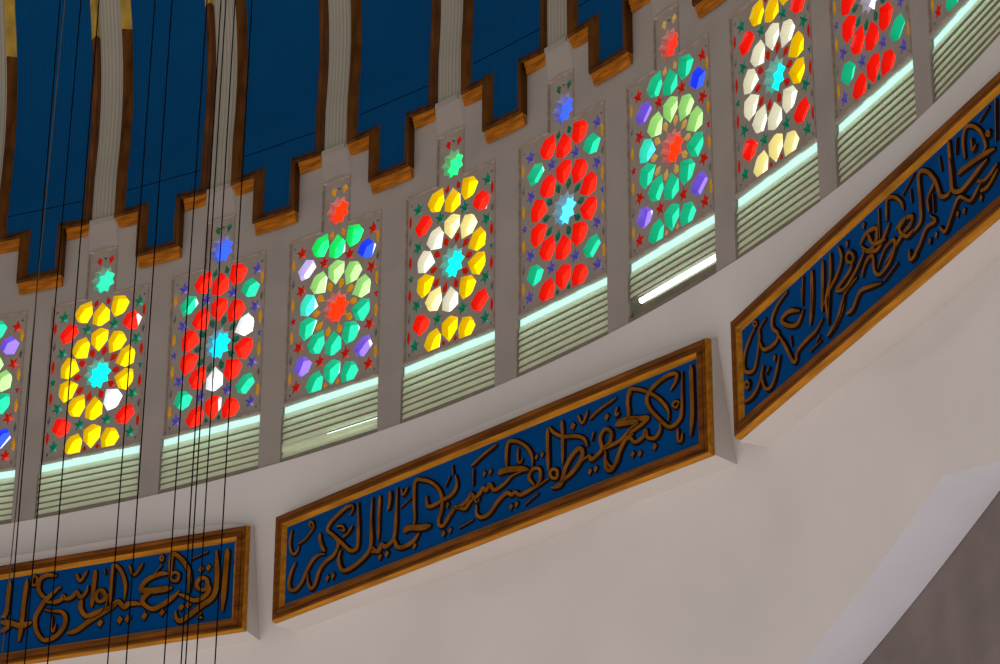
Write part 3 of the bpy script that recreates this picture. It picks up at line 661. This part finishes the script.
def dome_panel(k):
    th = az(k); root = empty('dome_coffer', (r_dome(0) * sin(th), r_dome(0) * cos(th), Z0 + ZB), -th)
    bpy.context.view_layer.update(); inv = root.matrix_world.inverted()
    tag(root, PLAB[k], 'dome panel', 'stepped blue panels of the dome')
    # lining
    mb = MB(); D0 = -.005; uvs = []
    def strip(x0, x1, z0, z1, n):
        zs = [z0 + (z1 - z0) * i / n for i in range(n + 1)]
        for a, b in zip(zs, zs[1:]):
            mb.add([inv @ dome_pt(th, x, z, D0) for x, z in ((x0, a), (x1, a), (x1, b), (x0, b))], [(0, 1, 2, 3)])
            uvs.extend([(x0, a), (x1, a), (x1, b), (x0, b)])
    strip(-TBW - .03, TBW + .03, ZB - .03, ZI - .03, 3); strip(-WB - .03, WB + .03, ZI - .03, .2352 * R, 1); strip(-WB - .03, WB + .03, .2352 * R + .012, ZTT, 30)
    o = mb.build('blue_lining', [BLUE], root)
    uvl = o.data.uv_layers.new(name='lining')
    for lp in o.data.loops: uvl.data[lp.index].uv = uvs[lp.vertex_index]
    g = MB(); g.add([inv @ dome_pt(th, x, z, D0 - .035) for x, z in ((-WB - .06, .234 * R), (WB + .06, .234 * R), (WB + .06, .2385 * R), (-WB - .06, .2385 * R))], [(0, 1, 2, 3)])
    g.build('panel_joint', [LEDGEDARK], root)
    # swept frame
    zz = [ZTT - i * (ZTT - ZI) / 30 for i in range(31)]
    path = [(-WB, z) for z in zz] + [(-TBW, ZI), (-TBW, ZB), (TBW, ZB), (TBW, ZI)] + [(WB, z) for z in zz[::-1]]
    prof = [(-.012, -.010), (0, .004), (.085, .062), (.100, .068), (.112, .054), (.112, -.04)]
    n = len(path); nrm = []
    for i in range(n):
        def nn(a, b):
            d = Vector((b[0] - a[0], b[1] - a[1])); d.normalize(); return Vector((d.y, -d.x)) * 1.0
        # travelling down the left, right along the bottoms, up the right: outward is on the right hand
        if i == 0: v = nn(path[0], path[1])
        elif i == n - 1: v = nn(path[-2], path[-1])
        else:
            a, b = nn(path[i - 1], path[i]), nn(path[i], path[i + 1]); v = (a + b); v = v / max(.3, (1 + a.dot(b)))
        nrm.append(v)
    wood = MB(); gilt = MB(); giltl = MB()
    for i in range(n - 1):
        p, q = path[i], path[i + 1]
        def pts(j): return [inv @ dome_pt(th, path[j][0] + nrm[j].x * s, path[j][1] + nrm[j].y * s, d) for s, d in prof]
        A, B = pts(i), pts(i + 1); m_ = len(prof)
        tgt = (giltl if p[0] < 0 else gilt) if min(p[1], q[1]) > ZGILT else wood
        tgt.add(A + B, [(j, j + 1, m_ + j + 1, m_ + j) for j in range(m_ - 1)])
    wo = wood.build('wood_frame', [WOOD], root)
    for gg in (gilt, giltl):
        go = gg.build('gilded_frame', [GILT], root); go['label'] = 'gilded upper length of the frame'
    # stepped mouldings under the three horizontal edges
    def moulding(x0, x1, zt):
        m3 = MB()
        steps = [(.125, .036), (.165, .030), (.172, .016), (.205, .012), (.212, .004), (.245, .002), (.245, -.03)]
        pr = [(.104, .036)]
        for s, d in steps: pr.append((pr[-1][0], d)) ; pr.append((s, d))
        pr.append((.104, -.03))
        V = [inv @ dome_pt(th, x, zt - s, d) for x in (x0, x1) for s, d in pr]; c_ = len(pr)
        m3.add(V, [(i, i + 1, c_ + i + 1, c_ + i) for i in range(c_ - 1)] + [tuple(range(c_)), tuple(range(2 * c_ - 1, c_ - 1, -1))])
        return m3.build('ledge_moulding', [LEDGE], root)
    moulding(-TBW - .095, TBW + .108, ZB)
    moulding(-WB - .112, -TBW - .118, ZI); moulding(TBW + .14, WB + .112, ZI)
for k in (-.5, .5, 1.5, 2.5, 3.5, 4.5, 5.5): dome_panel(k)
RLAB = {-1: 'grey fluted dome rib at the very left edge', 0: 'grey fluted dome rib leftmost in full view, one cable along its left side', 1: 'grey fluted dome rib crossed by a bundle of cables', 2: 'grey fluted dome rib above the window with green and lime petals',
 3: 'grey fluted dome rib above the window with yellow and cream petals', 4: 'grey fluted dome rib above the window with the blue centre star, rightmost clear one', 5: 'stub of dome rib above the neck of the lime and teal window', }
for k in range(-1, 6):
    th = az(k); root = empty('dome_rib', (r_dome(0) * sin(th), r_dome(0) * cos(th), Z0 + ZTOP), -th); bpy.context.view_layer.update(); inv = root.matrix_world.inverted()
    tag(root, RLAB[k], 'dome rib', 'fluted ribs of the dome')
    mb = MB(); hw = .0098 * R; nx = 24; xs = [-hw + 2 * hw * i / nx for i in range(nx + 1)]; zs = [ZTOP - .05 + (ZTT - ZTOP + .05) * j / 34 for j in range(35)]
    V = [inv @ dome_pt(th, x, z, (-.012 if i % 2 else 0) + (0 if abs(x) < hw * .66 else -.0)) for z in zs for i, x in enumerate(xs)]
    m_ = nx + 1
    mb.add(V, [(j * m_ + i, j * m_ + i + 1, (j + 1) * m_ + i + 1, (j + 1) * m_ + i) for j in range(34) for i in range(nx)])
    o = mb.build('fluted_face', [RIB], root); uvl = o.data.uv_layers.new(name='lining')
    uvv = [(x, z) for z in zs for x in xs]
    for lp in o.data.loops: uvl.data[lp.index].uv = uvv[lp.vertex_index]
    s2 = MB(); V = []
    for (x, z, d) in ((-hw, ZTOP - .06, .0), (hw, ZTOP - .06, .0), (hw, ZTOP + .01, .0), (-hw, ZTOP + .01, .0), (-hw, ZTOP - .06, .05), (hw, ZTOP - .06, .05), (hw, ZTOP - .005, .045), (-hw, ZTOP - .005, .045)): V.append(inv @ dome_pt(th, x, z, d))
    s2.add(V, [(4, 5, 6, 7), (0, 1, 5, 4), (3, 2, 6, 7), (0, 4, 7, 3), (1, 5, 6, 2)])
    s2.build('rib_foot', [PLASTER], root)

# ------------------------------------------------------------------ inscription panels on their plinth boxes
RP = .9796723 * R - .06; PZT, PZB, PHW = -.0426714 * R, -.1139315 * R, .1837599 * R - .018
def catmull(P, n=5):
    if len(P) < 3: return [Vector(p) for p in P]
    Q = [P[0]] + list(P) + [P[-1]]; out = []
    closed = P[0] == P[-1]
    if closed: Q[0] = P[-2]; Q[-1] = P[1]
    for i in range(1, len(Q) - 2):
        a, b, c, d = (Vector(x) for x in Q[i - 1:i + 3])
        for j in range(n):
            t = j / n; out.append(.5 * ((2 * b) + (c - a) * t + (2 * a - 5 * b + 4 * c - d) * t * t + (3 * b - a - 3 * c + d) * t ** 3))
    out.append(Vector(P[-1])); return out
def inscription(strokes, root):
    mb = MB(); h0 = .020
    for si, (wd, P) in enumerate(strokes):
        P = [(x * .993 + .010, z) for x, z in P]
        if len(P) == 2 and (Vector(P[0]) - Vector(P[1])).length < wd * 1.6:     # a lozenge dot
            c = (Vector(P[0]) + Vector(P[1])) / 2; r = wd * 1.15; h = h0 + (si % 7) * .0012
            L = [c + Vector(v) for v in ((0, r), (r * .8, r * .15), (0, -r), (-r * .8, -r * .15))]
            T = [c + (p - c) * .72 for p in L]
            V = [(p.x, 0, p.y) for p in L] + [(p.x, -h, p.y) for p in T]
            mb.add(V, [(i, (i + 1) % 4, 4 + (i + 1) % 4, 4 + i) for i in range(4)], 1); mb.add(V, [(4, 5, 6, 7)], 0); continue
        C_ = catmull(P); n = len(C_); closed = P[0] == P[-1]
        h = h0 + (si % 9) * .0014
        Lo, Ro, Lt, Rt = [], [], [], []
        for i, p in enumerate(C_):
            d = C_[min(i + 1, n - 1)] - C_[max(i - 1, 0)]
            if d.length < 1e-6: d = Vector((1, 0))
            d.normalize(); nn_ = Vector((-d.y, d.x))
            s = i / (n - 1); tp = 1.0 if closed else min(1, .35 + s * 5, .20 + (1 - s) * 4)
            pen = .82 + .30 * abs(d.dot(Vector((.6, .8))))
            hw = wd / 2 * tp * pen
            Lo.append(p + nn_ * (hw * 1.42 + .018)); Ro.append(p - nn_ * (hw * 1.42 + .018)); Lt.append(p + nn_ * hw * 1.30); Rt.append(p - nn_ * hw * 1.30)
        V = [(p.x, 0, p.y) for p in Lo] + [(p.x, -h, p.y) for p in Lt] + [(p.x, -h, p.y) for p in Rt] + [(p.x, 0, p.y) for p in Ro]
        side = []; top = []
        for i in range(n - 1):
            side.append((i, i + 1, n + i + 1, n + i)); top.append((n + i, n + i + 1, 2 * n + i + 1, 2 * n + i)); side.append((2 * n + i, 2 * n + i + 1, 3 * n + i + 1, 3 * n + i))
        if not closed: side += [(0, n, 2 * n, 3 * n), (n - 1, 3 * n - 1 + n, 3 * n - 1, 2 * n - 1)]
        mb.add(V, side, 1); mb.add(V, top, 0)
    o = mb.build('inscription', [LETTER, LEDGEDARK], root); o.location = (0, .050, 0)
    o['label'] = 'gilded carved Arabic calligraphy'
    return o
CLAB = {-1: 'blue inscription panel at lower left crossed by cables, cut by the left edge', 0: 'blue Arabic inscription panel in wooden frame seen whole in the middle', 1: 'blue inscription panel steeply rising at the right, cut by the right edge'}
STR = {-1: P1, 0: P2, 1: P3}
for j in (-2, -1, 0, 1, 2):
    th = TH0 + (KC + 4 * j) * DTH
    if j in STR:
        root = empty('inscription_panel', (RP * sin(th) + .018 * cos(th), RP * cos(th) - .018 * sin(th), Z0), -th)
        tag(root, CLAB[j], 'calligraphy panel', 'inscription panels below the windows')
        mb = MB(); mb.box(-PHW + .03, PHW - .03, .050, .085, PZB + .03, PZT - .03); mb.build('blue_field', [BLUEP], root)
        # mitred frame: outer edge, face, lip
        def ring(inset, y): return [(-PHW + inset, y, PZB + inset), (PHW - inset, y, PZB + inset), (PHW - inset, y, PZT - inset), (-PHW + inset, y, PZT - inset)]
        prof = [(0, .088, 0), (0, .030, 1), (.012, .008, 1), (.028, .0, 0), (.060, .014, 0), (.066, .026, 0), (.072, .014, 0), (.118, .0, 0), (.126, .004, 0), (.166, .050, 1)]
        fr = MB()
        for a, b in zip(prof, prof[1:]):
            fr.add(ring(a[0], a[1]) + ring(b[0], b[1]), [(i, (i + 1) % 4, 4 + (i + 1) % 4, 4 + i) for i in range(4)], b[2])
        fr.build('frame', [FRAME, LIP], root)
        inscription(STR[j], root)
    n = Vector((sin(th), cos(th), 0)); t = Vector((cos(th), -sin(th), 0))
    bw = PHW + .030; V = []; Fc = []; N_ = 24
    P = lambda x, y, z: n * (RP + y) + t * x + Vector((0, 0, Z0 + z))
    tops = [(-bw + 2 * bw * i / N_) for i in range(N_ + 1)]
    zt = [PZT + .012 + .115 * (max(0, 1 - abs(x / bw) ** 6)) ** .5 for x in tops]
    for x, z in zip(tops, zt): V += [P(x, .090, PZB), P(x, .090, z - .002), P(x, .092, z), P(x, .75, z), P(x, .75, PZB)]
    for i in range(N_):
        for a in range(5): Fc.append((5 * i + a, 5 * i + (a + 1) % 5, 5 * i + 5 + (a + 1) % 5, 5 * i + 5 + a))
    Fc += [(0, 1, 2, 3, 4), tuple(5 * N_ + a for a in (4, 3, 2, 1, 0))]
    o = mesh_from('trim_%d' % (j + 4), V, Fc, [BOXP]); fix_normals(o)
    tag(o, 'pale plaster plinth box carrying an inscription panel' , kind='structure')

# ------------------------------------------------------------------ chandelier cables
CAB = [((10.01,-3.237,-3.816),(9.905,-3.237,-9.951)),((9.889,-2.792,-3.491),(9.874,-2.792,-9.815)),((9.947,-2.347,-3.166),(9.883,-2.347,-9.68)),((10.113,-2.792,-3.49),(10.075,-2.792,-9.815)),
((10.335,-2.05,-2.948),(10.276,-2.05,-9.588)),((10.546,-2.941,-3.598),(10.487,-2.941,-9.859)),((10.693,-2.496,-3.272),(10.625,-2.496,-9.723)),((10.848,-3.238,-3.814),(10.795,-3.238,-9.948)),
((10.831,-2.793,-3.488),(10.768,-2.793,-9.813)),((10.822,-2.199,-3.055),(10.76,-2.199,-9.632)),((10.976,-2.793,-3.488),(10.917,-2.793,-9.812))]
ORD = ['pale brown hanging cable, leftmost at the foot of the picture', 'black hanging cable, second from the left at the foot of the picture', 'black hanging cable, third from the left at the foot of the picture',
 'black hanging cable running beside the leftmost full dome rib', 'black hanging cable passing just left of the second stepped tongue, left of a near pair', 'black hanging cable, right one of the pair crossing the second blue dome panel',
 'black hanging cable left of the tight bundle, beside the frame of the cable-crossed rib', 'black hanging cable, left one of the close pair in the bundle', 'black hanging cable, right one of the close pair in the bundle',
 'black hanging cable, second from the right of all the cables', 'black hanging cable, rightmost of all, over the blank white petals of the red window']
for (a, b), lab, i in zip(CAB, ORD, range(11)):
    a = Vector(a) + Vector((0, 0, Z0)); b = Vector(b) + Vector((0, 0, Z0)); r = .0036 if i else .0028
    d = (b - a); L = d.length; d.normalize(); e1 = d.orthogonal().normalized(); e2 = d.cross(e1); n_ = 8; V = []; S = 24
    for s in range(S + 1):
        c = d * (L * s / S)
        for q in range(n_): V.append(c + (e1 * cos(2 * pi * q / n_) + e2 * sin(2 * pi * q / n_)) * r)
    Fc = [(s * n_ + q, s * n_ + (q + 1) % n_, (s + 1) * n_ + (q + 1) % n_, (s + 1) * n_ + q) for s in range(S) for q in range(n_)]
    o = mesh_from('suspension_cable', V, Fc, [CABLE if i else CABLE2], smooth=True); o.location = a
    tag(o, lab, 'cable', 'chandelier suspension cables')
